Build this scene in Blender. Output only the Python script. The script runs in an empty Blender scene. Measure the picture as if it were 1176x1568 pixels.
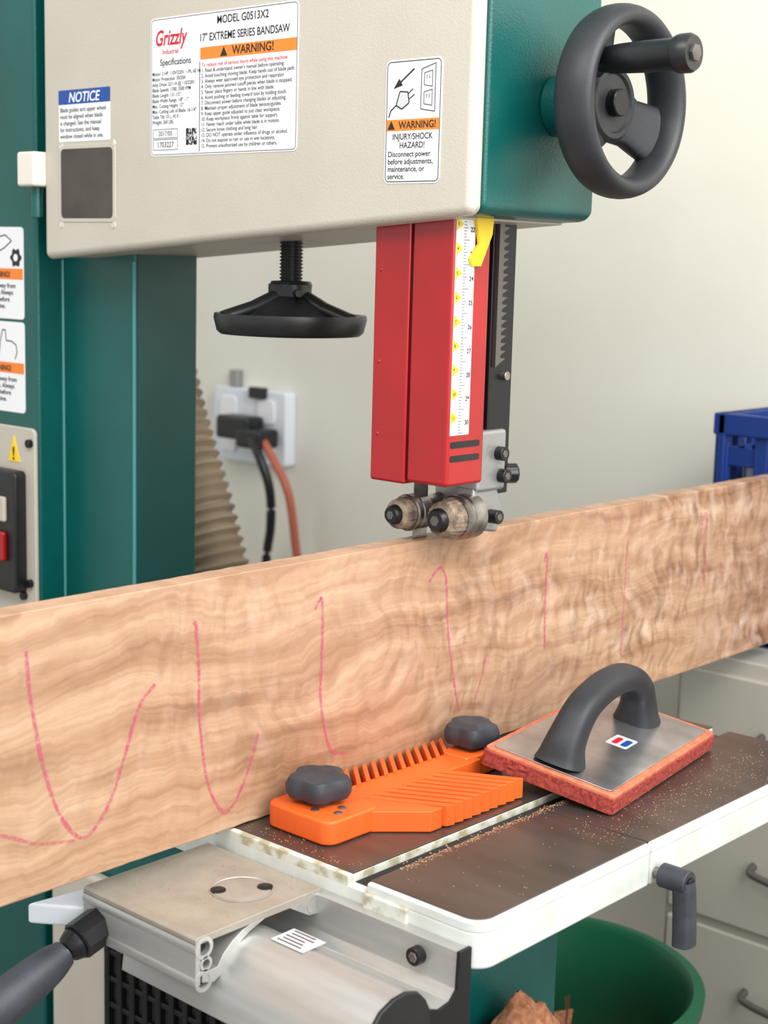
import bpy, math, random
from mathutils import Vector, Matrix, noise
random.seed(7)
sc=bpy.context.scene
try:
    sc.view_settings.view_transform='Standard'
except Exception: pass
COL=bpy.context.collection
# ---------------------------------------------------------------- helpers
def lin(c):
    return tuple(((v/255)/12.92 if v/255<=.04045 else ((v/255+.055)/1.055)**2.4) for v in c)+(1,)
def mat(name,rgb,rough=.5,metal=0,rgb2=None,nscale=20,bump=0,bscale=200,coat=0,stretch=None,lo=.35,hi=.65,spec=None):
    m=bpy.data.materials.new(name); m.use_nodes=True; nt=m.node_tree; N=nt.nodes; L=nt.links
    b=N['Principled BSDF']; b.inputs['Base Color'].default_value=lin(rgb); b.inputs['Roughness'].default_value=rough
    b.inputs['Metallic'].default_value=metal
    if coat: b.inputs['Coat Weight'].default_value=coat; b.inputs['Coat Roughness'].default_value=.15
    if spec is not None: b.inputs['Specular IOR Level'].default_value=spec
    tc=N.new('ShaderNodeTexCoord'); mp=N.new('ShaderNodeMapping'); L.new(tc.outputs['Object'],mp.inputs[0])
    if stretch: mp.inputs['Scale'].default_value=stretch
    if rgb2:
        n=N.new('ShaderNodeTexNoise'); n.inputs['Scale'].default_value=nscale; n.inputs['Detail'].default_value=6
        L.new(mp.outputs[0],n.inputs['Vector'])
        r=N.new('ShaderNodeValToRGB'); r.color_ramp.elements[0].position=lo; r.color_ramp.elements[1].position=hi
        r.color_ramp.elements[0].color=lin(rgb); r.color_ramp.elements[1].color=lin(rgb2)
        L.new(n.outputs['Fac'],r.inputs[0]); L.new(r.outputs[0],b.inputs['Base Color'])
    if bump:
        n2=N.new('ShaderNodeTexNoise'); n2.inputs['Scale'].default_value=bscale; n2.inputs['Detail'].default_value=3
        L.new(mp.outputs[0],n2.inputs['Vector'])
        bp=N.new('ShaderNodeBump'); bp.inputs['Strength'].default_value=bump; bp.inputs['Distance'].default_value=.001
        L.new(n2.outputs['Fac'],bp.inputs['Height']); L.new(bp.outputs[0],b.inputs['Normal'])
    return m
def empty(name):
    o=bpy.data.objects.new(name,None); COL.objects.link(o); return o
def mesh(name,vs,fs,m,par=None,bevel=0,seg=3,sharp=35,smooth=True):
    me=bpy.data.meshes.new(name); me.from_pydata([tuple(v) for v in vs],[],fs); me.update()
    import bmesh
    bm=bmesh.new(); bm.from_mesh(me); bmesh.ops.recalc_face_normals(bm,faces=bm.faces); bm.to_mesh(me); bm.free()
    if smooth:
        for p in me.polygons: p.use_smooth=True
        me.set_sharp_from_angle(angle=math.radians(sharp))
    me.materials.append(m)
    o=bpy.data.objects.new(name,me); COL.objects.link(o)
    if par: o.parent=par
    if bevel:
        b=o.modifiers.new('b','BEVEL'); b.width=bevel; b.segments=seg; b.limit_method='ANGLE'; b.angle_limit=math.radians(30); b.harden_normals=True
    return o
def box(name,x0,x1,y0,y1,z0,z1,m,par=None,bevel=0,seg=3):
    v=[(x,y,z) for x in (x0,x1) for y in (y0,y1) for z in (z0,z1)]
    f=[(0,1,3,2),(4,6,7,5),(0,4,5,1),(2,3,7,6),(0,2,6,4),(1,5,7,3)]
    return mesh(name,v,f,m,par,bevel,seg)
def prism(name,pts,ax,a0,a1,m,par=None,bevel=0,seg=3):
    def mk(p,a):
        return {0:(a,p[0],p[1]),1:(p[0],a,p[1]),2:(p[0],p[1],a)}[ax]
    n=len(pts); v=[mk(p,a0) for p in pts]+[mk(p,a1) for p in pts]
    f=[tuple(range(n)),tuple(range(2*n-1,n-1,-1))]+[(i,(i+1)%n,n+(i+1)%n,n+i) for i in range(n)]
    return mesh(name,v,f,m,par,bevel,seg)
def frame(d):
    d=Vector(d).normalized(); a=Vector((0,0,1)) if abs(d.z)<.9 else Vector((1,0,0))
    s=d.cross(a).normalized(); return d,s,s.cross(d)
def lathe(name,prof,org,axis,m,par=None,n=40,lobes=0,amp=0,bevel=0,phase=0):
    d,s,u=frame(axis); org=Vector(org); v=[];f=[]
    for r,h in prof:
        for i in range(n):
            t=2*math.pi*i/n; rr=r*(1+amp*math.cos(lobes*t+phase)) if lobes else r
            v.append(org+d*h+s*(rr*math.cos(t))+u*(rr*math.sin(t)))
    k=len(prof)
    for j in range(k-1):
        for i in range(n):
            f.append((j*n+i,j*n+(i+1)%n,(j+1)*n+(i+1)%n,(j+1)*n+i))
    f.append(tuple(range(n))); f.append(tuple(range(k*n-1,(k-1)*n-1,-1)))
    return mesh(name,v,f,m,par,bevel)
def cyl(name,p0,p1,r,m,par=None,n=32,r2=None,ch=.08):
    p0=Vector(p0);p1=Vector(p1);h=(p1-p0).length; r2=r if r2 is None else r2; c=min(r,r2)*ch
    return lathe(name,[(r-c,0),(r,c),(r2,h-c),(r2-c,h)],p0,p1-p0,m,par,n)
def catmull(pts,k=8):
    P=[Vector(p) for p in pts]; P=[2*P[0]-P[1]]+P+[2*P[-1]-P[-2]]; out=[]
    for i in range(1,len(P)-2):
        for j in range(k):
            t=j/k; a,b,c,d=P[i-1:i+3]
            out.append(.5*((2*b)+(c-a)*t+(2*a-5*b+4*c-d)*t*t+(3*b-a-3*c+d)*t**3))
    out.append(P[-2]); return out
def sweep(name,path,rad,m,par=None,n=16,side=None,sq=2.0):
    v=[];f=[];K=len(path)
    for k,p in enumerate(path):
        t=(path[min(k+1,K-1)]-path[max(k-1,0)]).normalized()
        sd=Vector(side) if side else (Vector((0,0,1)) if abs(t.z)<.95 else Vector((1,0,0)))
        s=(sd-t*sd.dot(t)).normalized(); u=t.cross(s); a,b=rad(k/(K-1))
        for i in range(n):
            th=2*math.pi*i/n; c=math.cos(th); q=math.sin(th)
            cc=math.copysign(abs(c)**(2/sq),c); qq=math.copysign(abs(q)**(2/sq),q)
            v.append(p+s*(a*cc)+u*(b*qq))
    for k in range(K-1):
        for i in range(n): f.append((k*n+i,k*n+(i+1)%n,(k+1)*n+(i+1)%n,(k+1)*n+i))
    f.append(tuple(range(n)));f.append(tuple(range(K*n-1,(K-1)*n-1,-1)))
    return mesh(name,v,f,m,par,sharp=50)
def rrect(x0,x1,y0,y1,r,k=6):
    out=[]
    for cx,cy,a in ((x1-r,y1-r,0),(x0+r,y1-r,90),(x0+r,y0+r,180),(x1-r,y0+r,270)):
        for i in range(k+1):
            t=math.radians(a+90*i/k); out.append((cx+r*math.cos(t),cy+r*math.sin(t)))
    return out
FR=(math.pi/2,0,0); SR=(math.pi/2,0,math.pi/2)
def text(name,body,size,loc,rot,m,par,align='LEFT',bold=0,shear=0,space=1.0,sx=1.0):
    c=bpy.data.curves.new(name,'FONT'); c.body=body; c.size=size; c.align_x=align; c.offset=bold*size; c.shear=shear
    c.space_line=space; c.materials.append(m); c.extrude=0.00003
    o=bpy.data.objects.new(name,c); o.location=loc; o.rotation_euler=rot; o.scale=(sx,1,1); COL.objects.link(o); o.parent=par
    return o
# ---------------------------------------------------------------- materials
M_cream=mat('cream_powdercoat',(194,187,173),.42,rgb2=(186,179,165),nscale=6,bump=.35,bscale=420)
M_teal=mat('teal_powdercoat',(2,90,85),.32,rgb2=(2,78,74),nscale=5,bump=.4,bscale=420)
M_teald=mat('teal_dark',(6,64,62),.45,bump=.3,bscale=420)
M_teall=mat('teal_worn_highlight',(70,140,136),.4)  # lighter teal, edge wear plus highlight put into the colour
M_red=mat('red_paint',(166,5,12),.3,rgb2=(150,4,9),nscale=8,bump=.08,bscale=300,coat=.25)
M_blk=mat('black_plastic',(28,29,32),.36,rgb2=(20,21,23),nscale=30,bump=.15,bscale=600)
M_blk2=mat('charcoal_plastic',(38,40,45),.5,rgb2=(30,32,36),nscale=30,bump=.2,bscale=700)
M_slate=mat('slate_grey_plastic',(54,58,66),.5,rgb2=(42,45,52),nscale=40,bump=.25,bscale=500)
M_blkm=mat('black_steel',(30,30,32),.35,metal=.4)
M_rack=mat('rack_steel',(104,100,96),.4,metal=.6)
M_dark=mat('dark_gap',(38,36,34),.8,rgb2=(22,21,20),nscale=9)
M_darkw=mat('dark_window',(84,76,70),.7,rgb2=(60,54,50),nscale=9)
M_white=mat('sticker_white',(236,236,238),.4)
M_ink=mat('sticker_ink',(28,28,32),.5)
M_inkr=mat('sticker_red_ink',(196,20,44),.5)
M_or=mat('sticker_orange',(240,130,40),.45)
M_blue=mat('sticker_blue',(20,72,150),.45)
M_yel=mat('yellow_plastic',(245,205,20),.4)
M_grey=mat('sticker_grey',(200,200,202),.5)
M_alu=mat('aluminium',(190,190,187),.38,metal=.6,rgb2=(180,180,176),nscale=10,bump=.06,bscale=120,stretch=(1,12,12))
M_alud=mat('aluminium_dusty',(172,165,153),.5,metal=.35,rgb2=(158,151,139),nscale=30,bump=.12,bscale=400)
M_cast=mat('cast_metal',(160,160,160),.45,metal=.7,bump=.5,bscale=150)
M_steel=mat('steel',(165,160,154),.32,metal=.9,rgb2=(120,114,108),nscale=50)
M_chalk=mat('knurled_guide',(150,132,112),.75,rgb2=(90,78,66),nscale=120,bump=.5,bscale=300)
M_orange=mat('orange_plastic',(234,100,34),.45,rgb2=(222,90,28),nscale=10,bump=.1,bscale=300)
M_oranged=mat('orange_plastic_recess',(110,38,12),.6)
M_ttop=mat('table_top_iron',(76,67,62),.28,metal=.5,rgb2=(92,82,76),nscale=7,bump=.06,bscale=200,stretch=(1,4,1))
M_tside=mat('table_edge_paint',(214,219,214),.3,rgb2=(198,202,195),nscale=25,bump=.1,bscale=150)
M_tworn=mat('table_edge_worn',(208,210,200),.5,rgb2=(168,162,134),nscale=55,bump=.5,bscale=90,lo=.45,hi=.6)
M_wall=mat('wall_plaster',(232,228,217),.85,rgb2=(222,217,204),nscale=1.6,bump=.2,bscale=30)
M_floor=mat('concrete',(150,146,140),.8,rgb2=(120,116,110),nscale=4,bump=.3,bscale=40)
M_dust=mat('sawdust_grain',(200,158,118),.9,rgb2=(150,108,76),nscale=400)
M_dusty=mat('sawdust_reddish',(190,132,98),.95,rgb2=(150,96,66),nscale=120,bump=1,bscale=200)
M_hose=mat('hose_brown',(150,134,112),.6,rgb2=(128,112,92),nscale=10)
M_crate=mat('blue_crate_plastic',(16,48,120),.45)
M_cab=mat('cabinet_paint',(176,171,160),.5,rgb2=(164,159,148),nscale=3)
M_bin=mat('green_bin_plastic',(20,88,60),.4)
M_cordr=mat('cord_orange',(176,96,74),.5)
M_outl=mat('outlet_plate',(222,228,236),.4)
M_foam=mat('red_foam',(176,74,62),.95,rgb2=(132,46,40),nscale=260,bump=1.0,bscale=260)
M_mastic=mat('orange_mastic',(206,122,88),.8,rgb2=(182,96,68),nscale=90)
M_plate=mat('float_plate',(200,202,206),.28,metal=.9,rgb2=(160,162,166),nscale=18,bump=.15,bscale=25)
def wood():
    m=bpy.data.materials.new('figured_maple'); m.use_nodes=True; nt=m.node_tree; N=nt.nodes; L=nt.links; b=N['Principled BSDF']
    tc=N.new('ShaderNodeTexCoord')
    def noise_(vec,st,det=4,dist=0,loc=(0,0,0),rough=.5):
        mp=N.new('ShaderNodeMapping'); mp.inputs['Scale'].default_value=st; mp.inputs['Location'].default_value=loc
        L.new(vec,mp.inputs[0]); n=N.new('ShaderNodeTexNoise'); n.inputs['Scale'].default_value=1; n.inputs['Detail'].default_value=det
        n.inputs['Roughness'].default_value=rough
        n.inputs['Distortion'].default_value=dist; L.new(mp.outputs[0],n.inputs['Vector']); return n.outputs['Fac']
    def math_(op,a,b_=None,c=None,clamp=False):
        n=N.new('ShaderNodeMath'); n.operation=op; n.use_clamp=clamp
        for i,x in enumerate((a,b_,c)):
            if x is None: continue
            if isinstance(x,(int,float)): n.inputs[i].default_value=x
            else: L.new(x,n.inputs[i])
        return n.outputs[0]
    def ramp(fac,stops,raw=False):
        r=N.new('ShaderNodeValToRGB'); e=r.color_ramp.elements
        cv=(lambda c:tuple(v/255 for v in c)+(1,)) if raw else lin
        e[0].position=stops[0][0]; e[0].color=cv(stops[0][1]); e[1].position=stops[-1][0]; e[1].color=cv(stops[-1][1])
        for p,c in stops[1:-1]:
            k=e.new(p); k.color=cv(c)
        L.new(fac,r.inputs[0]); return r.outputs[0]
    def mix(kind,fac,a,b_):
        n=N.new('ShaderNodeMix'); n.data_type='RGBA'; n.blend_type=kind
        if isinstance(fac,(int,float)): n.inputs['Factor'].default_value=fac
        else: L.new(fac,n.inputs['Factor'])
        L.new(a,n.inputs['A']); 
        if isinstance(b_,tuple): n.inputs['B'].default_value=b_
        else: L.new(b_,n.inputs['B'])
        return n.outputs['Result']
    O=tc.outputs['Object']
    sep=N.new('ShaderNodeSeparateXYZ'); L.new(O,sep.inputs[0])
    warp=noise_(O,(4,3.2,6),2,.2)
    ripple=noise_(O,(10,42,12),2,.4)
    zz=math_('ADD',sep.outputs['Z'],math_('MULTIPLY',math_('SUBTRACT',warp,.5),.10))
    zz=math_('ADD',zz,math_('MULTIPLY',math_('SUBTRACT',ripple,.5),.014))
    def comb(x,y,z):
        c=N.new('ShaderNodeCombineXYZ')
        for i,q in enumerate((x,y,z)): L.new(q,c.inputs[i])
        return c.outputs[0]
    G=comb(sep.outputs['X'],sep.outputs['Y'],zz)
    g1=noise_(G,(5,2.6,34),8,.1,rough=.62); g2=noise_(G,(20,7,230),4,.1)
    base=ramp(g1,[(.30,(134,98,70)),(.41,(164,126,96)),(.52,(184,148,118)),(.64,(198,166,136)),(.74,(208,180,152))])
    fine=ramp(g2,[(.3,(198,182,170)),(.6,(255,252,250))])
    c=mix('MULTIPLY',.5,base,fine)
    big=noise_(O,(3,3,6),3,.5,(3,1,2))
    pink=ramp(big,[(.38,(184,148,118)),(.62,(196,154,132))])
    c=mix('MIX',.22,c,pink)
    yy=math_('ADD',sep.outputs['Y'],math_('MULTIPLY',math_('SUBTRACT',warp,.5),.16))
    Cv=comb(sep.outputs['X'],yy,sep.outputs['Z'])
    curl=noise_(Cv,(15,66,28),3,.4); curl2=noise_(Cv,(15,30,26),3,.7,(5,2,1))
    cf=ramp(curl,[(.34,(180,164,152)),(.46,(230,222,214)),(.58,(255,255,255))])
    reg=noise_(O,(3,3.6,8),3,0,(9,3,7))
    yfac=math_('MULTIPLY_ADD',sep.outputs['Y'],.55,.10)
    amt=math_('ADD',math_('MULTIPLY',math_('SUBTRACT',reg,.40),2.0),yfac,clamp=True)
    amt=math_('MULTIPLY_ADD',amt,.8,.10)
    c=mix('MULTIPLY',amt,c,cf)
    cf2=ramp(curl2,[(.50,(0,0,0)),(.68,(46,44,42))],raw=True)
    c=mix('ADD',amt,c,cf2)
    L.new(c,b.inputs['Base Color']); b.inputs['Roughness'].default_value=.42
    bp=N.new('ShaderNodeBump'); bp.inputs['Strength'].default_value=.28; bp.inputs['Distance'].default_value=.0015
    L.new(curl,bp.inputs['Height']); L.new(bp.outputs[0],b.inputs['Normal'])
    return m
M_wood=wood()
def chalk(name,amax):
    m=bpy.data.materials.new(name); m.use_nodes=True; nt=m.node_tree;N=nt.nodes;L=nt.links;b=N['Principled BSDF']
    b.inputs['Base Color'].default_value=lin((208,84,120)); b.inputs['Roughness'].default_value=.9
    n=N.new('ShaderNodeTexNoise'); n.inputs['Scale'].default_value=300; tc=N.new('ShaderNodeTexCoord'); L.new(tc.outputs['Object'],n.inputs['Vector'])
    r=N.new('ShaderNodeMapRange'); r.inputs[1].default_value=.34; r.inputs[2].default_value=.64; r.inputs[3].default_value=.10; r.inputs[4].default_value=amax
    L.new(n.outputs['Fac'],r.inputs[0]); L.new(r.outputs[0],b.inputs['Alpha']); return m
M_pink=chalk('pink_crayon',.68); M_pinkf=chalk('pink_crayon_faint',.48)
# ---------------------------------------------------------------- room
box('floor',-3.6,3.2,-3.4,1.32,-.05,0,M_floor)
box('wall_back',-3.6,3.2,1.2,1.32,0,2.9,M_wall)
box('wall_left',-3.72,-3.6,-3.4,1.32,0,2.9,M_wall)
# ---------------------------------------------------------------- bandsaw
BS=empty('bandsaw')
FY=-.07
prof=[(-.60,1.505),(.085,1.557),(.108,1.558),(.118,1.566),(.118,2.06),(-.60,2.06)]
prism('housing_shell',prof,1,-.05,.148,M_teal,BS,.006)
cov=[(-.611,1.500),(.10,1.556),(.1185,1.558),(.1185,2.07),(-.611,2.07)]
prism('housing_cover',cov,1,FY,-.0495,M_cream,BS,.016,6)
prism('housing_bottom_plate',[(-.590,1.5035),(.080,1.5545),(.080,1.5575),(-.590,1.5065)],1,-.048,.142,M_cream,BS,.001)
prism('cover_window_rim',rrect(-.574,-.457,1.549,1.647,.008),1,FY-.0012,FY+.002,M_cream,BS,.0008)
prism('cover_window',rrect(-.569,-.462,1.554,1.642,.006),1,FY-.0016,FY+.002,M_darkw,BS)
for p in ((-.570,1.5455),(-.461,1.5455),(-.570,1.6465),(-.461,1.6465)): lathe('cover_rivet',[(.0045,0),(.0035,.0015)],(p[0],FY,p[1]),(0,-1,0),M_tworn,BS,n=12)
box('frame_spine',-1.15,-.663,-.045,.13,0,2.10,M_teal,BS,.006)
box('column',-.664,-.508,0,.112,.5,1.56,M_teal,BS,.005)
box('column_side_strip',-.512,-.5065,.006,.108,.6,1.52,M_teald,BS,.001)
cyl('column_edge_highlight',(-.5095,.0015,.6),(-.5095,.0015,1.50),.0024,M_teall,BS,n=12)  # pale bead paints the highlight along the worn column bend
cyl('column_inner_highlight',(-.6635,-.001,.6),(-.6635,-.001,1.50),.0024,M_teall,BS,n=12)  # same painted highlight on the inner bend
box('hinge_block',-.645,-.606,-.088,-.055,1.595,1.640,mat('hinge_white',(228,220,208),.4),BS,.004)
cyl('hinge_pin',(-.63,-.066,1.555),(-.63,-.066,1.597),.008,M_teal,BS)
box('lower_cabinet',-.62,.118,-.05,.148,0,.85,M_teal,BS,.006)
box('lower_door',-.611,.1,-.07,-.0495,.05,.66,M_cream,BS,.008)
box('lower_grille_back',-.47,-.10,-.078,-.069,.36,.665,M_dark,BS,.003)
for i in range(14):
    box('grille_bar',-.465+i*.027,-.455+i*.027,-.088,-.077,.365,.66,M_blkm,BS,.002)
for i in range(8):
    box('grille_rung',-.468,-.102,-.086,-.079,.38+i*.038,.388+i*.038,M_blkm,BS,.002)
def sticker(name,x0,x1,z0,z1,y,m=M_white,r=.006,th=.0006):
    return prism(name,rrect(x0,x1,z0,z1,r),1,y-th,y+.0005,m,BS)
def outline(name,x0,x1,z0,z1,y,w=.0007,r=.005):
    o=rrect(x0,x1,z0,z1,r); i=rrect(x0+w,x1-w,z0+w,z1-w,max(r-w,.0005)); n=len(o)
    v=[(p[0],y,p[1]) for p in o]+[(p[0],y,p[1]) for p in i]
    f=[(k,(k+1)%n,n+(k+1)%n,n+k) for k in range(n)]
    return mesh(name,v,f,M_ink,BS,smooth=False)
TY=FY-.0008
sticker('spec_sticker',-.388,-.134,1.628,1.790,FY); outline('spec_sticker_border',-.3865,-.1355,1.6295,1.7885,TY)
text('sticker_logo','Grizzly',.025,(-.380,TY,1.758),FR,M_inkr,BS,bold=.02,shear=.25,sx=.80)
text('sticker_logo_sub','Industrial',.008,(-.366,TY,1.7475),FR,M_inkr,BS,bold=.01)
text('sticker_model','MODEL G0513X2',.0125,(-.225,TY,1.7755),FR,M_ink,BS,'CENTER',bold=.012,sx=.92)
text('sticker_title','17" EXTREME SERIES BANDSAW',.0125,(-.2235,TY,1.7575),FR,M_ink,BS,'CENTER',bold=.012,sx=.86)
box('sticker_band',-.297,-.1365,TY-.0001,FY,1.737,1.7505,M_or,BS)
text('sticker_warn','WARNING!',.0135,(-.207,TY-.0003,1.7395),FR,M_ink,BS,'CENTER',bold=.015)
prism('sticker_warn_tri',[(-.262,1.7385),(-.250,1.7385),(-.256,1.749)],1,TY-.0004,TY,M_ink,BS)
text('sticker_spec_head','Specifications',.0105,(-.342,TY,1.7345),FR,M_ink,BS,'CENTER',bold=.01)
spec=['Motor: 2 HP, 110V/220V, 1-Ph, 60 Hz','Motor Protection: 30/20A','Amp Draw: 22/11A @ 110/220V','Blade Speeds: 1700, 3500 FPM','Blade Length: 131-1/2"','Blade Width Range: 1/8" - 1"','Max. Cutting Height: 12"','Max. Cutting Left of Blade: 16-1/4"','Table Tilt: 10 L, 45 R','Weight: 369 LBS.']
text('sticker_spec_lines','\n'.join(spec),.0062,(-.3845,TY,1.723),FR,M_ink,BS,bold=.006,space=1.02,sx=.93)
box('sticker_divider',-.2985,-.2975,TY,FY,1.632,1.735,M_ink,BS)
warn=['To reduce risk of serious injury while using this machine:','1. Read & understand owner\'s manual before operating.','2. Avoid touching moving blade. Keep hands out of blade path.','3. Always wear approved eye protection and respirator.','4. Only remove jammed cutoff pieces when blade is stopped.','5. Never place fingers or hands in line with blade.','6. Avoid pushing or feeding toward tool by holding stock.','7. Disconnect power before changing blades or adjusting.','8. Maintain proper adjustment of blade tension/guides.','9. Keep upper guide adjusted to just clear workpiece.','10. Keep workpiece firmly against table for support.','11. Never reach under table while blade is in motion.','12. Secure loose clothing and long hair.','13. DO NOT operate under influence of drugs or alcohol.','14. Do not expose to rain or use in wet locations.','15. Prevent unauthorized use by children or others.']
text('sticker_warn_lines',warn[0],.0063,(-.295,TY,1.7285),FR,M_inkr,BS,bold=.006,sx=1.0)
text('sticker_warn_lines','\n'.join(warn[1:]),.0063,(-.295,TY,1.7223),FR,M_ink,BS,bold=.006,space=.98,sx=.98)
outline('sticker_date_box',-.383,-.337,1.649,1.660,TY,r=.001); text('sticker_date','2017/05',.008,(-.36,TY,1.652),FR,M_ink,BS,'CENTER')
outline('sticker_serial_box',-.383,-.337,1.635,1.648,TY,r=.001); text('sticker_serial','1703227',.009,(-.36,TY,1.6385),FR,M_ink,BS,'CENTER',bold=.004)
v=[];f=[]
for i in range(15):
    for j in range(15):
        if random.random()<.55 or (i<4 and j<4) or (i>10 and j<4) or (i<4 and j>10):
            x=-.322+i*.0013; z=1.640+j*.0013; k=len(v); v+= [(x,TY,z),(x+.0013,TY,z),(x+.0013,TY,z+.0013),(x,TY,z+.0013)]; f.append((k,k+1,k+2,k+3))
mesh('sticker_qr_code',v,f,M_ink,BS,smooth=False)
sticker('notice_sticker',-.574,-.468,1.651,1.716,FY,r=.002)
box('notice_band',-.574,-.468,TY,FY,1.698,1.716,M_blue,BS)
text('notice_text','NOTICE',.0175,(-.521,TY-.0002,1.7005),FR,M_white,BS,'CENTER',bold=.015,shear=.2,sx=1.0)
text('notice_lines','Blade guides and upper wheel\nmust be aligned when blade\nis changed. See the manual\nfor instructions, and keep\nwindow closed while in use.',.0078,(-.571,TY,1.6885),FR,M_ink,BS,bold=.008,space=1.06,sx=1.02)
sticker('hazard_sticker',-.002,.075,1.590,1.716,FY); outline('hazard_border',-.0005,.0735,1.5915,1.7145,TY,w=.0009)
box('hazard_band',.0004,.0728,TY-.0001,FY,1.644,1.6555,M_or,BS)
text('hazard_head','WARNING!',.0105,(.043,TY-.0003,1.6462),FR,M_ink,BS,'CENTER',bold=.015,sx=.95)
prism('hazard_tri',[(.002,1.6455),(.012,1.6455),(.007,1.6545)],1,TY-.0004,TY,M_ink,BS)
text('hazard_l1','INJURY/SHOCK\nHAZARD!',.0088,(.0365,TY,1.6350),FR,M_ink,BS,'CENTER',bold=.01,sx=.92)
text('hazard_l2','Disconnect power\nbefore adjustments,\nmaintenance, or\nservice.',.0080,(.003,TY,1.6175),FR,M_ink,BS,bold=.01,sx=.98,space=.95)
def line2(name,pts,w,y,m,par):
    v=[];f=[]
    for i in range(len(pts)-1):
        a=Vector(pts[i]);b=Vector(pts[i+1]); d=(b-a).normalized(); n=Vector((-d.y,d.x))*w/2; k=len(v)
        for q in (a-n,b-n,b+n,a+n): v.append((q.x,y,q.y))
        f.append((k,k+1,k+2,k+3))
    return mesh(name,v,f,m,par,smooth=False)
line2('hazard_icon_outlet',[(.047,1.665),(.047,1.705),(.066,1.710),(.066,1.662),(.047,1.665)],.0009,TY,M_ink,BS)
for zc in (1.695,1.676):
    line2('hazard_icon_socket',[(.051,zc-.006),(.051,zc+.006),(.062,zc+.008),(.062,zc-.008),(.051,zc-.006)],.0008,TY,M_ink,BS)
    line2('hazard_icon_slot',[(.0545,zc),(.0545,zc+.004)],.0008,TY,M_ink,BS); line2('hazard_icon_slot',[(.058,zc),(.058,zc+.004)],.0008,TY,M_ink,BS)
prism('hazard_icon_plug',[(.013,1.670),(.021,1.666),(.031,1.672),(.029,1.683),(.018,1.684)],1,TY-.0001,FY,M_grey,BS)
line2('hazard_icon_plug_lines',[(.013,1.670),(.021,1.666),(.031,1.672),(.029,1.683),(.018,1.684),(.013,1.670),(.006,1.665),(.003,1.658)],.0013,TY-.0002,M_ink,BS)
line2('hazard_icon_prong',[(.029,1.681),(.036,1.686)],.0012,TY,M_ink,BS); line2('hazard_icon_prong',[(.031,1.676),(.038,1.680)],.0012,TY,M_ink,BS)
line2('hazard_icon_arrow',[(.037,1.706),(.018,1.693)],.0018,TY,M_ink,BS); prism('hazard_icon_head',[(.009,1.687),(.0215,1.690),(.0165,1.697)],1,TY-.0001,FY,M_ink,BS)
PY=-.045
for k,(z0,z1) in enumerate(((1.416,1.543),(1.285,1.412))):
    sticker('side_sticker',-.83,-.692,z0,z1,PY)
    box('side_sticker_band',-.83,-.694,PY-.0009,PY,z0+.055,z0+.070,M_or,BS)
    text('side_sticker_text','WARNING!',.011,(-.752,PY-.0012,z0+.058),FR,M_ink,BS,'CENTER',bold=.02)
    text('side_sticker_lines','Keep hands away from\nmoving blade. Always\nadjust guard before\nstarting machine.',.0095,(-.808,PY-.0009,z0+.043),FR,M_ink,BS,bold=.015,sx=1.1)
    if k==0:
        lathe('side_sticker_icon',[(.012,0),(.012,.0004)],(-.710,PY-.0006,z0+.085),(0,-1,0),M_ink,BS,lobes=6,amp=.15)
        lathe('side_sticker_icon_in',[(.005,0),(.005,.0004)],(-.710,PY-.0011,z0+.085),(0,-1,0),M_white,BS)
        line2('side_sticker_hand',[(-.79,z0+.10),(-.76,z0+.112),(-.735,z0+.116),(-.720,z0+.108),(-.738,z0+.098),(-.76,z0+.09),(-.79,z0+.085)],.0018,PY-.0008,M_ink,BS)
    else:
        line2('side_sticker_hand',[(-.755,z0+.075),(-.75,z0+.10),(-.745,z0+.115),(-.738,z0+.115),(-.736,z0+.10),(-.724,z0+.10),(-.712,z0+.095),(-.71,z0+.085),(-.715,z0+.075)],.0018,PY-.0008,M_ink,BS)
prism('switch_plate',rrect(-.84,-.6635,.90,1.266,.01),1,PY-.006,PY,M_cream,BS,.002)
prism('switch_box',rrect(-.82,-.684,1.03,1.205,.008),1,PY-.026,PY-.005,M_blk,BS,.004)
box('switch_off_button',-.78,-.703,PY-.034,PY-.025,1.075,1.118,M_red,BS,.004)
box('switch_on_button',-.78,-.703,PY-.032,PY-.025,1.132,1.168,mat('button_steel',(190,180,165),.4),BS,.003)
prism('switch_triangle',[(-.726,1.216),(-.698,1.216),(-.712,1.253)],1,PY-.0072,PY-.005,M_yel,BS)
text('switch_bolt','!',.026,(-.712,PY-.0078,1.219),FR,M_ink,BS,'CENTER',bold=.02)
for p in ((-.673,1.245),(-.675,1.045),(-.69,1.025)): cyl('switch_screw',(p[0],PY-.012,p[1]),(p[0],PY-.004,p[1]),.006,M_blkm,BS)
# ---- tension handwheel
TW=(-.242,.03,1.416)
cyl('tension_screw',(TW[0],TW[1],1.46),(TW[0],TW[1],1.535),.0125,M_blkm,BS)
for i in range(14): lathe('tension_thread',[(.0125,0),(.0145,.001),(.0145,.002),(.0125,.003)],(TW[0],TW[1],1.476+i*.0042),(0,0,1),M_blkm,BS,n=24)
lathe('tension_wheel_rim',[(.070,.0),(.086,.001),(.0905,.005),(.0945,.021),(.0935,.026),(.088,.026),(.084,.022),(.068,.018)],TW,(0,0,1),M_blk,BS,n=64)
lathe('tension_wheel_web',[(.074,.004),(.076,.019),(.06,.028),(.045,.037),(.032,.044),(.0265,.048),(.0265,.062),(.024,.063)],TW,(0,0,1),M_blk,BS,n=60,lobes=3,amp=.06)
lathe('tension_wheel_hub',[(.024,.045),(.0262,.062),(.024,.066),(.012,.067)],TW,(0,0,1),M_blk,BS)
cyl('tension_set_screw',(TW[0]+.02,TW[1]-.012,1.468),(TW[0]+.036,TW[1]-.022,1.468),.005,M_blkm,BS,n=6)
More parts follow.
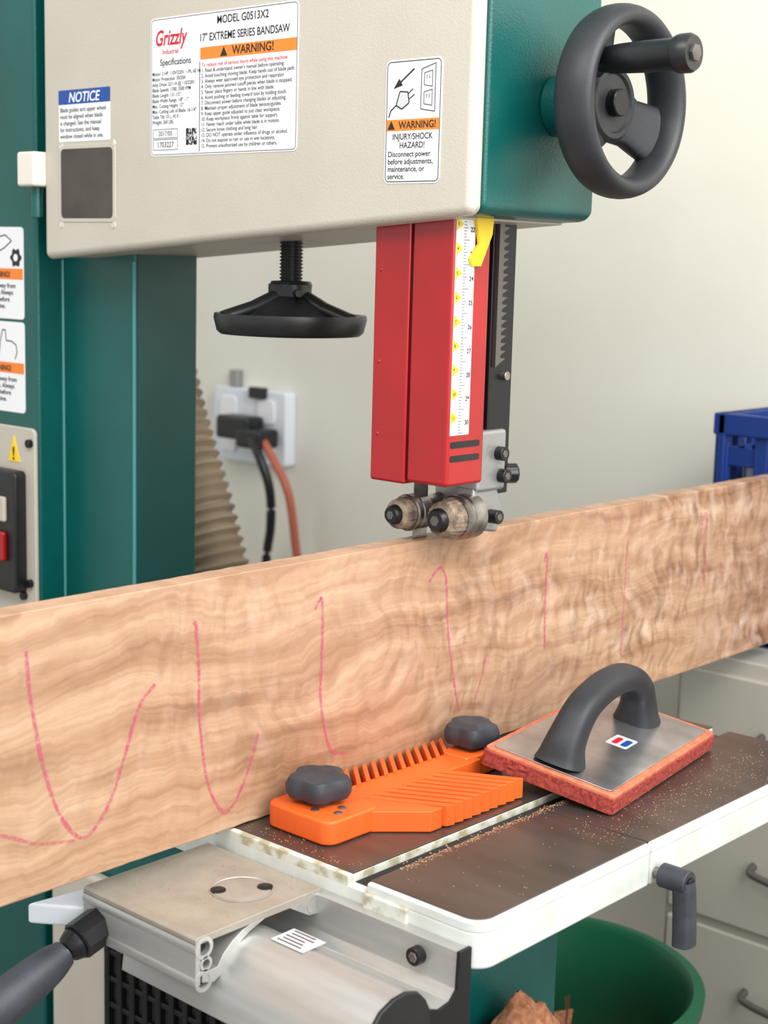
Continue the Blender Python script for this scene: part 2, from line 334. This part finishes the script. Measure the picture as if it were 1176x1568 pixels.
for a in (0,120,240):
    t=math.radians(a+10); d=Vector((math.cos(t),math.sin(t),0)); p=Vector(TW)
    sweep('tension_wheel_spoke',[p+d*.02+Vector((0,0,.048)),p+d*.05+Vector((0,0,.034)),p+d*.088+Vector((0,0,.022))],lambda t:(.008,.012),M_blk,BS,n=12,side=(0,0,1))
# ---- guide post handwheel (axis +X)
HW=Vector((.196,.070,1.677))
cyl('handwheel_boss',(.117,HW.y,HW.z),(.15,HW.y,HW.z),.032,M_teal,BS)
cyl('handwheel_shaft',(.14,HW.y,HW.z),(.20,HW.y,HW.z),.014,M_blkm,BS)
v=[];f=[];n1=96;n2=20
for i in range(n1):
    a=2*math.pi*i/n1
    for j in range(n2):
        b=2*math.pi*j/n2; rr=.086+.012*math.cos(b); xx=.023*math.sin(b)
        v.append(HW+Vector((.004+xx,rr*math.cos(a),rr*math.sin(a))))
for i in range(n1):
    for j in range(n2): f.append((i*n2+j,((i+1)%n1)*n2+j,((i+1)%n1)*n2+(j+1)%n2,i*n2+(j+1)%n2))
mesh('handwheel_rim',v,f,M_blk2,BS,sharp=80)
lathe('handwheel_hub',[(.026,-.038),(.038,-.030),(.040,-.008),(.036,-.004),(.031,-.004),(.029,-.007),(.014,-.007),(.013,-.004)],HW,(1,0,0),M_blk2,BS)
for a,wd in ((128,.034),(338,.026),(222,.026)):
    t=math.radians(a); d=Vector((0,math.cos(t),math.sin(t)))
    sweep('handwheel_spoke',[HW+d*.015-Vector((.020,0,0)),HW+d*.045-Vector((.016,0,0)),HW+d*.084+Vector((.000,0,0))],lambda q,wd=wd:(.010,wd+.016*abs(q-.5)),M_blk2,BS,n=16,side=(1,0,0),sq=4)
hd=HW+Vector((0,-.046,.037))
lathe('handwheel_grip',[(.012,-.016),(.015,-.008),(.0165,.003),(.0125,.009),(.0145,.03),(.0155,.06),(.0155,.092),(.0178,.096),(.0188,.100),(.0188,.110),(.0165,.114),(.008,.114)],hd,(1,0,0),M_blk,BS,n=40)
lathe('handwheel_grip_cap',[(.0085,.1135),(.0085,.117),(.006,.118)],hd,(1,0,0),M_rack,BS,n=6)
# ---- blade guard
box('guard_left',-.036,.0155,-.045,.018,1.267,1.56,M_red,BS,.0035)
box('guard_gap',.014,.021,-.040,.015,1.27,1.56,M_dark,BS)
box('guard_flange',-.0385,-.034,-.020,.010,1.45,1.56,M_blkm,BS,.001)
box('guard_right',.0185,.076,-.045,.019,1.270,1.56,M_red,BS,.0045,4)
for z in (1.50,1.40,1.32): lathe('guard_rivet',[(.0025,0),(.0018,.001)],(-.026,-.045,z),(0,-1,0),M_red,BS,n=12)
GX=.0762
box('guard_scale',GX-.001,GX+.0004,-.0415,-.010,1.326,1.56,M_white,BS)
v=[];f=[]
z=1.328;i=0
while z<1.556:
    ln=.012 if i%8==0 else (.008 if i%4==0 else .005)
    k=len(v); ya=-.029; yb=ya+ln*.8; v+=[(GX+.0006,ya,z),(GX+.0006,yb,z),(GX+.0006,yb,z+.0006),(GX+.0006,ya,z+.0006)]; f.append((k,k+1,k+2,k+3))
    z+=.0032;i+=1
mesh('guard_scale_ticks',v,f,M_ink,BS,smooth=False)
for i in range(9):
    zz=1.345+i*.0256
    prism('guard_scale_mark',[(-.0412,zz-.007),(-.030,zz),(-.0412,zz+.007)],0,GX,GX+.0007,M_yel,BS)
    text('guard_scale_number',str(11-i),.0052,(GX+.0009,-.0400,zz-.0018),SR,M_ink,BS,bold=.01)
    text('guard_scale_number_cm',str(30-i),.0072,(GX+.0009,-.0185,zz-.008),SR,M_ink,BS,bold=.01)
for zz in (1.301,1.316): prism('guard_slot',rrect(-.040,.010,zz-.004,zz+.003,.0025),0,GX-.004,GX+.0003,M_dark,BS)
prism('guard_pointer',[(-.018,1.506),(-.004,1.506),(.014,1.54),(.016,1.558),(-.014,1.558),(-.008,1.53),(-.022,1.514)],0,GX+.001,GX+.005,M_yel,BS,.0006)
# ---- guide post with rack
box('guide_post',.030,.055,.050,.092,1.25,1.56,M_blkm,BS,.002)
pts=[(.0625,1.40)]
z=1.40
while z<1.555: pts+=[(.0625,z),(.072,z+.0045),(.0625,z+.0055)]; z+=.0085
prism('post_rack',[(.054,1.395)]+pts+[(.054,1.556)],0,.050,.0600,M_rack,BS)
cyl('post_pin',(.05,.075,1.385),(.062,.075,1.385),.005,M_steel,BS)
box('guide_bracket',.028,.060,.030,.082,1.255,1.325,M_cast,BS,.005)
prism('guide_bracket_arm',[(.020,1.215),(.075,1.205),(.085,1.235),(.07,1.262),(.03,1.262)],0,.030,.056,M_cast,BS,.004)
for p in ((.066,1.298),(.072,1.272),(.060,1.226)):
    cyl('guide_bolt',(.054,p[0],p[1]),(.070,p[0],p[1]),.008,M_blkm,BS,n=24); cyl('guide_bolt_socket',(.0695,p[0],p[1]),(.0706,p[0],p[1]),.0045,M_rack,BS,n=6)
lathe('guide_knob',[(.009,0),(.011,.002),(.011,.016),(.009,.018)],(.05,.088,1.272),(.6,.8,0),M_blkm,BS,lobes=8,amp=.05)
def bearing(nm,x,y,z,R,L_):
    lathe(nm+'_roller',[(R*.9,L_*.45),(R,L_*.48),(R,L_*.58),(R*.93,L_*.6),(R*.93,L_*.64),(R,L_*.66),(R,L_*.95),(R*.9,L_)],(x,y,z),(0,1,0),M_steel,BS,n=48)
    lathe(nm+'_knob',[(R*.6,.004),(R*.78,.007),(R*.86,L_*.35),(R*.84,L_*.46)],(x,y,z),(0,1,0),M_chalk,BS,n=48,lobes=24,amp=.02)
    lathe(nm+'_cap',[(R*.42,-.004),(R*.52,-.001),(R*.55,.006)],(x,y,z),(0,1,0),M_blkm,BS,n=32)
    lathe(nm+'_socket',[(R*.24,-.0048),(R*.24,-.003)],(x,y,z),(0,1,0),M_rack,BS,n=6)
bearing('guide_right',.046,-.022,1.228,.0255,.062)
bearing('guide_left',-.008,-.035,1.229,.021,.05)
cyl('guide_axle',(.046,.03,1.232),(.046,.06,1.232),.008,M_steel,BS)
cyl('guide_axle',(-.008,.0,1.235),(-.008,.05,1.240),.008,M_steel,BS)
box('guide_crossbar',-.015,.05,.045,.058,1.225,1.262,M_cast,BS,.003)
box('blade',.0022,.0030,-.012,.012,.80,1.56,M_steel,BS)
# ---- table
def rc(x0,x1,y0,y1,r):
    p=[(x0,y0)]
    for i in range(9):
        t=math.radians(-90+90*i/8); p.append((x1-r+r*math.cos(t),y0+r+r*math.sin(t)))
    return p+[(x1,y1),(x0,y1)]
TX=.338;TY0=-.295
box('table_body_left',-.26,.2005,TY0,.38,.890,.9255,M_tside,BS,.002)
prism('table_body_front',rc(.200,TX,TY0,-.0183,.022),2,.890,.9262,M_tside,BS,.0035)
box('table_body_rear',.200,TX,-.0167,.38,.890,.9262,M_tside,BS,.0035)
box('table_edge_left',-.26,.1785,TY0,.38,.9225,.935,M_tworn,BS,.002)
box('table_top_left',-.26,.178,TY0+.006,.38,.925,.936,M_ttop,BS,.0008)
box('table_slot_floor',.1785,.2015,TY0+.01,.379,.9245,.9262,M_dark,BS)
prism('table_edge_front',rc(.2015,TX,TY0,-.0183,.022),2,.924,.935,M_tside,BS,.0025)
prism('table_top_front',rc(.202,TX-.005,TY0+.005,-.0183,.018),2,.925,.936,M_ttop,BS,.0008)
box('table_edge_rear',.2015,TX,-.0167,.38,.924,.935,M_tside,BS,.0025)
box('table_top_rear',.202,TX-.005,-.0167,.379,.925,.936,M_ttop,BS,.0008)
box('table_trunnion',-.15,.10,-.12,.12,.80,.892,M_cast,BS,.01)
box('table_front_pad',.20,.255,TY0-.004,TY0+.002,.895,.926,M_tworn,BS,.002)
LY=-.008
cyl('lock_stud',(.335,LY,.902),(.352,LY,.902),.006,M_steel,BS)
cyl('lock_collar',(.346,LY,.902),(.378,LY,.902),.0125,M_slate,BS)
sweep('lock_lever',catmull([(.371,LY,.902),(.373,LY,.888),(.375,LY,.86),(.376,LY,.836)]),lambda t:(.0095+.003*t,.0115-.001*t),M_slate,BS,side=(0,1,0),sq=3)
cyl('lock_button',(.377,LY,.902),(.381,LY,.902),.006,M_blkm,BS)
box('cabinet_ledge',.117,.205,-.06,.10,.615,.625,M_teal,BS,.002)
# ---------------------------------------------------------------- rip fence rail + carriage
RF=empty('rip_fence')
rp=[(-.2955,.912),(-.308,.912),(-.3095,.878),(-.318,.868),(-.335,.866),(-.348,.872),(-.356,.885),(-.366,.895),(-.382,.900),(-.398,.899),(-.413,.893),(-.426,.880),(-.436,.862),(-.440,.835),(-.2955,.835)]
prism('rail',rp,0,.02,.325,M_alu,RF,.0012)
ec=[(-.350,.874),(-.357,.887),(-.367,.897),(-.382,.902),(-.398,.901),(-.414,.895),(-.428,.881),(-.438,.863),(-.442,.833),(-.350,.833)]
prism('rail_end_cap',ec,0,.325,.330,M_blk,RF,.0015)
prism('rail_back_cap',[(-.294,.913),(-.3105,.913),(-.312,.878),(-.320,.870),(-.335,.868),(-.35,.874),(-.35,.833),(-.294,.833)],0,.3245,.328,M_blkm,RF)
cyl('rail_bolt',(.280,-.318,.895),(.280,-.308,.895),.0085,M_blkm,RF,n=24); cyl('rail_bolt_socket',(.280,-.3185,.895),(.280,-.3175,.895),.005,M_steel,RF,n=6)
cyl('cap_screw',(.3295,-.39,.865),(.332,-.39,.865),.007,M_steel,RF)
prism('rail_label',[(.172,-.360),(.213,-.360),(.213,-.390),(.172,-.390)],2,.9003,.9008,M_grey,RF)
for k in range(5): box('rail_label_line',.176+.002*(k%2),.206-.003*(k%3),-.386+k*.0055,-.384+k*.0055,.9007,.9010,M_rack,RF)
prism('rail_shoe',[(-.060,-.490),(-.010,-.455),(-.010,-.33),(-.035,-.33)],2,.872,.893,M_outl,RF,.003)
CX0,CX1=-.012,.150
prism('carriage_top',[(-.460,.909),(-.460,.914),(-.457,.916),(-.303,.916),(-.300,.913),(-.300,.908)],0,CX0,CX1,M_alud,RF,.0008)
prism('carriage_wall',[(-.460,.870),(-.460,.911),(-.454,.911),(-.454,.870)],0,CX0,CX1,M_alu,RF,.0008)
prism('carriage_strut',[(-.452,.872),(-.438,.868),(-.426,.874),(-.418,.886),(-.406,.896),(-.395,.902),(-.375,.909),(-.392,.909),(-.404,.906),(-.416,.900),(-.427,.891),(-.434,.881),(-.446,.881),(-.452,.882)],0,CX0,CX1,M_alu,RF,.0005)
prism('carriage_lip',[(-.345,.909),(-.330,.900),(-.318,.893),(-.308,.892),(-.300,.898),(-.300,.909)],0,CX0,CX1,M_alu,RF,.0008)
def ringp(nm,c,ro,ri,x0,x1):
    n=28;v=[];f=[]
    for x in (x0,x1):
        for r in (ro,ri):
            for i in range(n): t=2*math.pi*i/n; v.append((x,c[0]+r*math.cos(t),c[1]+r*math.sin(t)))
    for i in range(n):
        j=(i+1)%n
        f+=[(i,j,2*n+j,2*n+i),(n+i,n+j,3*n+j,3*n+i),(2*n+i,2*n+j,3*n+j,3*n+i),(i,j,n+j,n+i)]
    mesh(nm,v,f,M_alu,RF)
    cyl(nm+'_bore',(x0+.01,c[0],c[1]),(x1-.006,c[0],c[1]),ri,M_dark,RF)
for c in ((-.4505,.9045),(-.4505,.8735),(-.311,.9035)): ringp('carriage_boss',c,.0105,.0068,CX0,CX1+.0006)
ringp('carriage_boss',(-.448,.889),.007,.0042,CX0,CX1+.0006)
lathe('carriage_ring',[(.030,0),(.0305,.0006),(.029,.0007),(.0285,.0001)],(.0993,-.3587,.916),(0,0,1),M_alu,RF,n=60)
lathe('carriage_disc',[(.0275,0),(.0275,.0007),(.027,.0009)],(.0993,-.3587,.916),(0,0,1),M_alud,RF,n=60)
for p in ((.0865,-.377),(.112,-.340)):
    lathe('carriage_screw',[(.0075,0),(.0075,.0018),(.0065,.0022)],(p[0],p[1],.916),(0,0,1),M_blkm,RF); cyl('carriage_screw_socket',(p[0],p[1],.918),(p[0],p[1],.9186),.004,M_dark,RF,n=6)
cyl('lever_boss',(.008,-.448,.884),(.009,-.484,.874),.019,M_blkm,RF,n=8)
lathe('lever_ball',[(.006,-.014),(.013,-.008),(.016,0),(.013,.008),(.006,.014)],(.009,-.485,.873),(0,-.93,-.36),M_blkm,RF,n=24)
sweep('lever_neck',catmull([(.009,-.470,.878),(.009,-.490,.870),(.009,-.51,.863)]),lambda t:(.010-.002*t,.010-.002*t),M_steel,RF)
sweep('lever_grip',catmull([(.009,-.497,.868),(.008,-.515,.860),(.008,-.55,.847),(.007,-.60,.828),(.006,-.64,.812),(.006,-.655,.806)]),lambda t:(.010+.011*math.sin(math.pi*min(1,t*.85+.08)),)*2,M_slate,RF,n=24)
# ---------------------------------------------------------------- board
WB=empty('wooden_board')
def board():
    ny=300;nz=6; v=[];f=[]; x0,x1=-.013,.015; y0,y1=-.95,.865
    def ed(y,s): return .0012*noise.noise(Vector((y*9,s,0)))+.0006*noise.noise(Vector((y*60,s,3)))
    for i in range(ny+1):
        y=y0+(y1-y0)*i/ny; zt=1.2+ed(y,1.); zb=.9365+abs(ed(y,5.))
        ring=[(x1,y,zb+(zt-zb)*k/nz) for k in range(nz+1)]+[(x0,y,zb+(zt-zb)*k/nz) for k in range(nz,-1,-1)]
        v+=ring
    n=2*(nz+1)
    for i in range(ny):
        for k in range(n): f.append((i*n+k,i*n+(k+1)%n,(i+1)*n+(k+1)%n,(i+1)*n+k))
    f.append(tuple(range(n)));f.append(tuple(range((ny+1)*n-1,ny*n-1,-1)))
    return mesh('plank',v,f,M_wood,WB,.0015,2)
board()
PL=[(1,[(-.5397,1.165),(-.537,1.131),(-.531,1.094),(-.523,1.056),(-.5105,1.017),(-.4964,.9915),(-.482,.978),(-.4674,.982),(-.4489,1.004),(-.4338,1.038),(-.4222,1.0705),(-.4106,1.094),(-.3949,1.107)]),
(1,[(-.3485,1.160),(-.3445,1.155),(-.3403,1.113),(-.3397,1.073),(-.3353,1.032),(-.3268,.990),(-.308,.958),(-.2906,.964),(-.2728,.994),(-.2593,1.029)]),
(1,[(-.18,1.147),(-.1695,1.155),(-.1684,1.095),(-.1695,1.052),(-.1626,1.015),(-.1516,.987),(-.1293,.978)]),
(1,[(.005,1.150),(.012,1.158),(.022,1.164),(.028,1.162),(.0354,1.1456),(.0412,1.089),(.0532,1.032),(.0664,.986)]),(0,[(.095,.99),(.108,1.02),(.115,1.045)]),
(1,[(.225,1.145),(.2319,1.152),(.2319,1.092),(.2347,1.0325)]),(0,[(.4138,1.150),(.4133,1.10),(.4125,1.05),(.412,.992)]),(0,[(.604,1.13),(.610,1.16),(.620,1.162),(.621,1.12),(.622,1.06)]),
(0,[(-.60,1.010),(-.565,1.002),(-.53,.985),(-.489,.977)])]
for st,pl in PL:
    P=catmull([(0,a,b) for a,b in pl],8); v=[];f=[]
    for i,p in enumerate(P):
        t=(P[min(i+1,len(P)-1)]-P[max(i-1,0)]).normalized(); n=Vector((0,-t.z,t.y))*((.0019 if st else .0015)+.0007*noise.noise(p*60))
        v+=[(.0154,p.y-n.y,p.z-n.z),(.0154,p.y+n.y,p.z+n.z)]
        if i: k=len(v); f.append((k-4,k-3,k-1,k-2))
    mesh('crayon_line',v,f,M_pink if st else M_pinkf,WB,smooth=False)
# ---------------------------------------------------------------- featherboard
FB=empty('featherboard')
z0=.9365;z1=.960
prism('end_block_near',rrect(.030,.122,-.264,-.185,.014),2,z0,z1+.002,M_orange,FB,.003)
prism('body_base',[(.052,-.19),(.118,-.205),(.150,-.165),(.158,-.135),(.158,-.025),(.095,-.06),(.095,.0),(.030,.0),(.030,-.15)],2,z0,z0+.004,M_oranged,FB)
prism('body',[(.06,-.19),(.118,-.205),(.164,-.158),(.164,-.140),(.118,-.158),(.095,-.16),(.095,.010),(.055,.010),(.055,-.16)],2,z0,z1-.001,M_orange,FB,.0015)
prism('end_block_far',[(.050,.0),(.060,-.010),(.088,-.008),(.092,.03),(.088,.062),(.065,.068),(.042,.04)],2,z0,z1+.002,M_orange,FB,.003)
for i in range(9):
    y=-.178+i*.0145; w=.0092
    prism('fin_right',[(.090,y),(.166,y+.042),(.169,y+.045+w*.8),(.166,y+.042+w),(.090,y+w)],2,z0+.001,z1,M_orange,FB,.0006)
for i in range(12):
    y=-.172+i*.0145; w=.0070
    prism('fin_left',[(.060,y),(.022,y+.034),(.019,y+.038+w*.7),(.022,y+.034+w),(.060,y+w)],2,z0+.001,z1+.002,M_orange,FB,.0006)
def knob(nm,x,y,R):
    lathe(nm+'_stem',[(R*.55,0),(R*.5,.012)],(x,y,z1),(0,0,1),M_slate,FB)
    lathe(nm,[(R*.5,.006),(R*.9,.008),(R,.014),(R*1.02,.022),(R*.92,.029),(R*.6,.033),(R*.3,.031)],(x,y,z1),(0,0,1),M_slate,FB,n=64,lobes=5,amp=.10,phase=.6)
knob('knob_near',.0666,-.222,.0315); knob('knob_far',.064,.030,.0295)
for p in ((.085,-.246),(.108,-.236),(.10,-.222)): lathe('body_screw',[(.0045,0),(.0045,.001),(.003,.0018)],(p[0],p[1],z1+.002),(0,0,1),M_steel,FB,n=16)
# ---------------------------------------------------------------- rubber grout float
GF=empty('grout_float')
N0=Vector((.268,.014,.9375)); e2=Vector((-.15,-.022,.023)).normalized(); e1=Vector((-.12,.9928,0)); e1=(e1-e2*e1.dot(e2)).normalized(); e3=e1.cross(e2)
def T(p): return N0+e1*p[0]+e2*p[1]+e3*p[2]
LF,WF=.285,.163
def slab(nm,u0,u1,v0,v1,w0,w1,m,rr,bev=.001,rough=0):
    pts=rrect(u0,u1,v0,v1,rr,5); dense=[]
    for i in range(len(pts)):
        a=Vector(pts[i]);b=Vector(pts[(i+1)%len(pts)]); k=max(1,int((b-a).length/.004)) if rough else 1
        for j in range(k): dense.append(a+(b-a)*j/k)
    K=6 if rough else 1; n=len(dense); v=[];f=[]; c=Vector(((u0+u1)/2,(v0+v1)/2))
    for k in range(K+1):
        w=w0+(w1-w0)*k/K
        for p in dense:
            q=p
            if rough and 0<k: q=p+(p-c).normalized()*rough*noise.noise(Vector((p.x*260,p.y*260,w*300)))
            v.append(T((q.x,q.y,w)))
    for k in range(K):
        for i in range(n): f.append((k*n+i,k*n+(i+1)%n,(k+1)*n+(i+1)%n,(k+1)*n+i))
    f.append(tuple(range(n)));f.append(tuple(range((K+1)*n-1,K*n-1,-1)))
    return mesh(nm,v,f,m,GF,bev if not rough else 0)
slab('foam_pad',0,LF,0,WF,0,.017,M_foam,.006,rough=.0022)
slab('mastic_layer',.001,LF-.001,.001,WF-.001,.0165,.0205,M_mastic,.008)
slab('plate',.009,LF-.009,.009,WF-.008,.0205,.0222,M_plate,.006,.0006)
slab('plate_label',.136,.158,.052,.060,.0222,.0225,M_blue,.003,0)
slab('plate_label_white',.130,.165,.049,.076,.0221,.0223,M_grey,.003,0)
slab('plate_label_red',.136,.158,.064,.071,.0222,.0225,M_inkr,.003,0)
path=catmull([T((.030,.082,.022)),T((.037,.082,.048)),T((.062,.082,.078)),(T((.100,.082,.091))),T((.140,.082,.094)),T((.180,.082,.088)),T((.212,.082,.068)),T((.225,.082,.045)),T((.230,.082,.022))],8)
sweep('handle',path,lambda t:(.018+.010*abs(2*t-1)**4,.0150+.010*abs(2*t-1)**3),M_blk2,GF,n=28,side=e2,sq=2.8)
# ---------------------------------------------------------------- sawdust
def sprinkle(nm,fn,count,zf,size=(.0006,.0016)):
    v=[];f=[]
    for _ in range(count):
        x,y=fn(); s=random.uniform(*size); z=zf(x,y); k=len(v); a=random.uniform(0,6.28)
        for q in range(3): v.append((x+s*math.cos(a+q*2.1)*random.uniform(.5,1.3),y+s*math.sin(a+q*2.1),z))
        v.append((x,y,z+s*.7)); f+=[(k,k+1,k+3),(k+1,k+2,k+3),(k+2,k,k+3),(k,k+1,k+2)]
    return mesh(nm,v,f,M_dust,None,smooth=False)
def ftab():
    r=random.random()
    if r<.45: return (.2025+abs(random.gauss(0,.004)),random.uniform(-.25,.02))
    if r<.85: return (min(.332,max(.21,.285+random.gauss(0,.022))),random.uniform(-.06,.36))
    if r<.92: return (random.uniform(.015,.17),random.uniform(-.285,-.262)) 
    return (random.uniform(.206,.330),random.uniform(-.28,.37))
sprinkle('sawdust',ftab,1300,lambda x,y:.936,(.0004,.0010))
sprinkle('sawdust_in_slot',lambda:(.1995-abs(random.gauss(0,.006)),random.uniform(-.22,.02)),900,lambda x,y:.9262,(.001,.002))
sprinkle('sawdust_on_fence',lambda:(random.uniform(-.01,.148),random.uniform(-.458,-.302)),700,lambda x,y:.9162,(.0003,.0008))
v=[];f=[];n=30
for i in range(n+1):
    for j in range(n+1):
        a=i/n*2-1;b=j/n*2-1; r=math.sqrt(a*a+b*b); h=max(0,1-r)**.7*.075*(1+.3*noise.noise(Vector((a*4,b*4,1))))
        v.append((.162+a*.042,.015+b*.075,.625+h+(.002*noise.noise(Vector((a*20,b*20,2))) if h else 0)))
for i in range(n):
    for j in range(n): f.append((i*(n+1)+j,(i+1)*(n+1)+j,(i+1)*(n+1)+j+1,i*(n+1)+j+1))
mesh('sawdust_heap',v,f,M_dusty,None)
# ---------------------------------------------------------------- background things
WO=empty('wall_outlet')
prism('plate',rrect(-1.653,-1.408,1.030,1.204,.01),1,1.165,1.2,M_outl,WO,.004)
for x in (-1.60,-1.47):
    for z in (1.155,1.08): prism('socket',rrect(x-.028,x+.028,z-.028,z+.028,.012),1,1.160,1.166,M_white,WO,.001)
box('toggle',-1.52,-1.47,1.15,1.17,1.185,1.212,M_blk,WO,.004); box('toggle_clip',-1.62,-1.59,1.18,1.2,1.204,1.245,M_cast,WO,.004)
PC=empty('power_cord')
box('plug',-1.58,-1.47,1.10,1.16,1.09,1.145,M_blk,PC,.01)
box('plug_adapter',-1.50,-1.42,1.09,1.16,1.075,1.12,M_blk,PC,.01)
sweep('cord_black',catmull([(-1.48,1.11,1.115),(-1.42,1.09,1.07),(-1.39,1.10,.99),(-1.405,1.12,.90),(-1.44,1.14,.80),(-1.46,1.15,.55),(-1.47,1.16,.012)]),lambda t:(.011,.011),M_blk,PC,n=12)
sweep('cord_orange',catmull([(-1.44,1.12,1.10),(-1.38,1.10,1.06),(-1.33,1.10,.99),(-1.325,1.12,.88),(-1.33,1.15,.70),(-1.34,1.16,.3),(-1.34,1.16,.012)]),lambda t:(.010,.010),M_cordr,PC,n=12)
path=catmull([(-1.14,.52,1.50),(-1.08,.51,1.36),(-1.01,.5,1.21),(-.94,.5,1.06),(-.88,.5,.90),(-.84,.5,.70),(-.82,.5,.40),(-.82,.5,.0)],40)
sweep('dust_hose',path,lambda t:(.056+.005*math.sin(t*math.pi*2*58),)*2,M_hose,None,n=24)
CR=empty('plastic_crate')
def crate(x0,x1,y0,y1,z0,z1):
    box('crate_bottom',x0,x1,y0,y1,z0,z0+.01,M_crate,CR)
    for (a,b,c,d) in ((x0,x1,y0,y0+.01),(x0,x1,y1-.01,y1),(x0,x0+.01,y0,y1),(x1-.01,x1,y0,y1)):
        for za,zb in ((z0,z0+.16),(z0+.21,z0+.235),(z1-.085,z1-.055),(z1-.03,z1)): box('crate_band',a,b,c,d,za,zb,M_crate,CR,.002)
    box('crate_rim',x0-.012,x1+.012,y0-.012,y0+.012,z1-.035,z1,M_crate,CR,.003)
    box('crate_rim_side',x0-.012,x0+.012,y0,y1,z1-.035,z1,M_crate,CR,.003)
    for i in range(7):
        x=x0+(x1-x0)*i/6; box('crate_post',x-.012,x+.012,y0-.003,y0+.010,z0,z1,M_crate,CR,.002)
        y=y0+(y1-y0)*i/6; box('crate_post',x0-.003,x0+.010,y-.012,y+.012,z0,z1,M_crate,CR,.002)
crate(-.122,.30,.895,1.17,.912,1.283)
box('crate_contents',-.10,.26,.93,1.14,.925,1.20,mat('crate_stuff',(60,80,120),.7,rgb2=(230,230,225),nscale=14),CR,.01)
SCB=empty('storage_cabinet')
box('carcass',-.122,.85,.80,1.19,0,.91,M_cab,SCB,.004)
for r in range(4):
    for c in range(2):
        xa=-.112+c*.48; za=.06+r*.21
        box('drawer_front',xa,xa+.465,.788,.803,za,za+.195,M_cab,SCB,.004)
        sweep('drawer_pull',catmull([(xa+.15,.79,za+.11),(xa+.16,.765,za+.105),(xa+.23,.76,za+.10),(xa+.30,.765,za+.105),(xa+.31,.79,za+.11)]),lambda t:(.006,.006),M_rack,SCB,n=10)
TB=empty('trash_bin')
BX,BY=-.085,.42
lathe('bin_body',[(.16,0),(.205,.47),(.222,.472),(.224,.492),(.208,.495),(.200,.485),(.19,.40),(.17,.12),(.155,.03)],(BX,BY,.0),(0,0,1),M_bin,TB,n=72)
v=[];f=[]
for i in range(30):
    x=BX+random.uniform(-.10,.10);y=BY+random.uniform(-.10,.10);z=.33+random.uniform(0,.06);k=len(v)
    for q in range(4): v.append((x+random.uniform(-.05,.05),y+random.uniform(-.05,.05),z+random.uniform(-.04,.04)))
    f+=[(k,k+1,k+2),(k,k+2,k+3)]
mesh('wood_scraps',v,f,M_dusty,TB,smooth=False)
lathe('scrap_fill',[(.165,.0),(.168,.02),(.10,.05)],(BX,BY,.28),(0,0,1),M_dusty,TB)
# ---------------------------------------------------------------- lights
w=bpy.data.worlds.new('w'); sc.world=w; w.use_nodes=True; w.node_tree.nodes['Background'].inputs[0].default_value=(.96,.985,1,1); w.node_tree.nodes['Background'].inputs[1].default_value=.92
def area(nm,loc,tgt,size,power,col=(1,1,1)):
    l=bpy.data.lights.new(nm,'AREA'); l.shape='RECTANGLE'; l.size=size[0]; l.size_y=size[1]; l.energy=power; l.color=col
    o=bpy.data.objects.new(nm,l); o.location=loc; o.rotation_euler=(Vector(tgt)-Vector(loc)).to_track_quat('-Z','Y').to_euler(); COL.objects.link(o)
area('daylight_door',(3.0,-1.2,2.1),(0,0,1.1),(2.4,1.8),56,(1,.995,.98))
area('ceiling_light',(.4,-1.4,2.8),(-.1,0,1.1),(1.6,.5),27,(1,.985,.96))
area('wall_fill',(1.6,.0,2.7),(-.9,1.2,1.2),(1.4,.8),50,(1,.985,.955))  # added fill aimed at the back wall to brighten it, no actual window
# ---------------------------------------------------------------- camera
al=math.radians(41.8); th=math.radians(9.3); ro=math.radians(1.5)
F=Vector((-math.sin(al)*math.cos(th), math.cos(al)*math.cos(th), -math.sin(th)))
R0=F.cross(Vector((0,0,1))).normalized(); U0=R0.cross(F)
R=R0*math.cos(ro)+U0*math.sin(ro); U=U0*math.cos(ro)-R0*math.sin(ro)
cd=bpy.data.cameras.new('camera'); cd.sensor_fit='VERTICAL'; cd.sensor_height=36; cd.lens=2330/1568*36; cd.clip_start=.05
co=bpy.data.objects.new('camera',cd); COL.objects.link(co)
mw=Matrix(((R.x,U.x,-F.x,1.1057),(R.y,U.y,-F.y,-1.2953),(R.z,U.z,-F.z,1.5073),(0,0,0,1)))
co.matrix_world=mw
cd.dof.use_dof=True; cd.dof.focus_distance=1.62; cd.dof.aperture_fstop=6.3
sc.camera=co
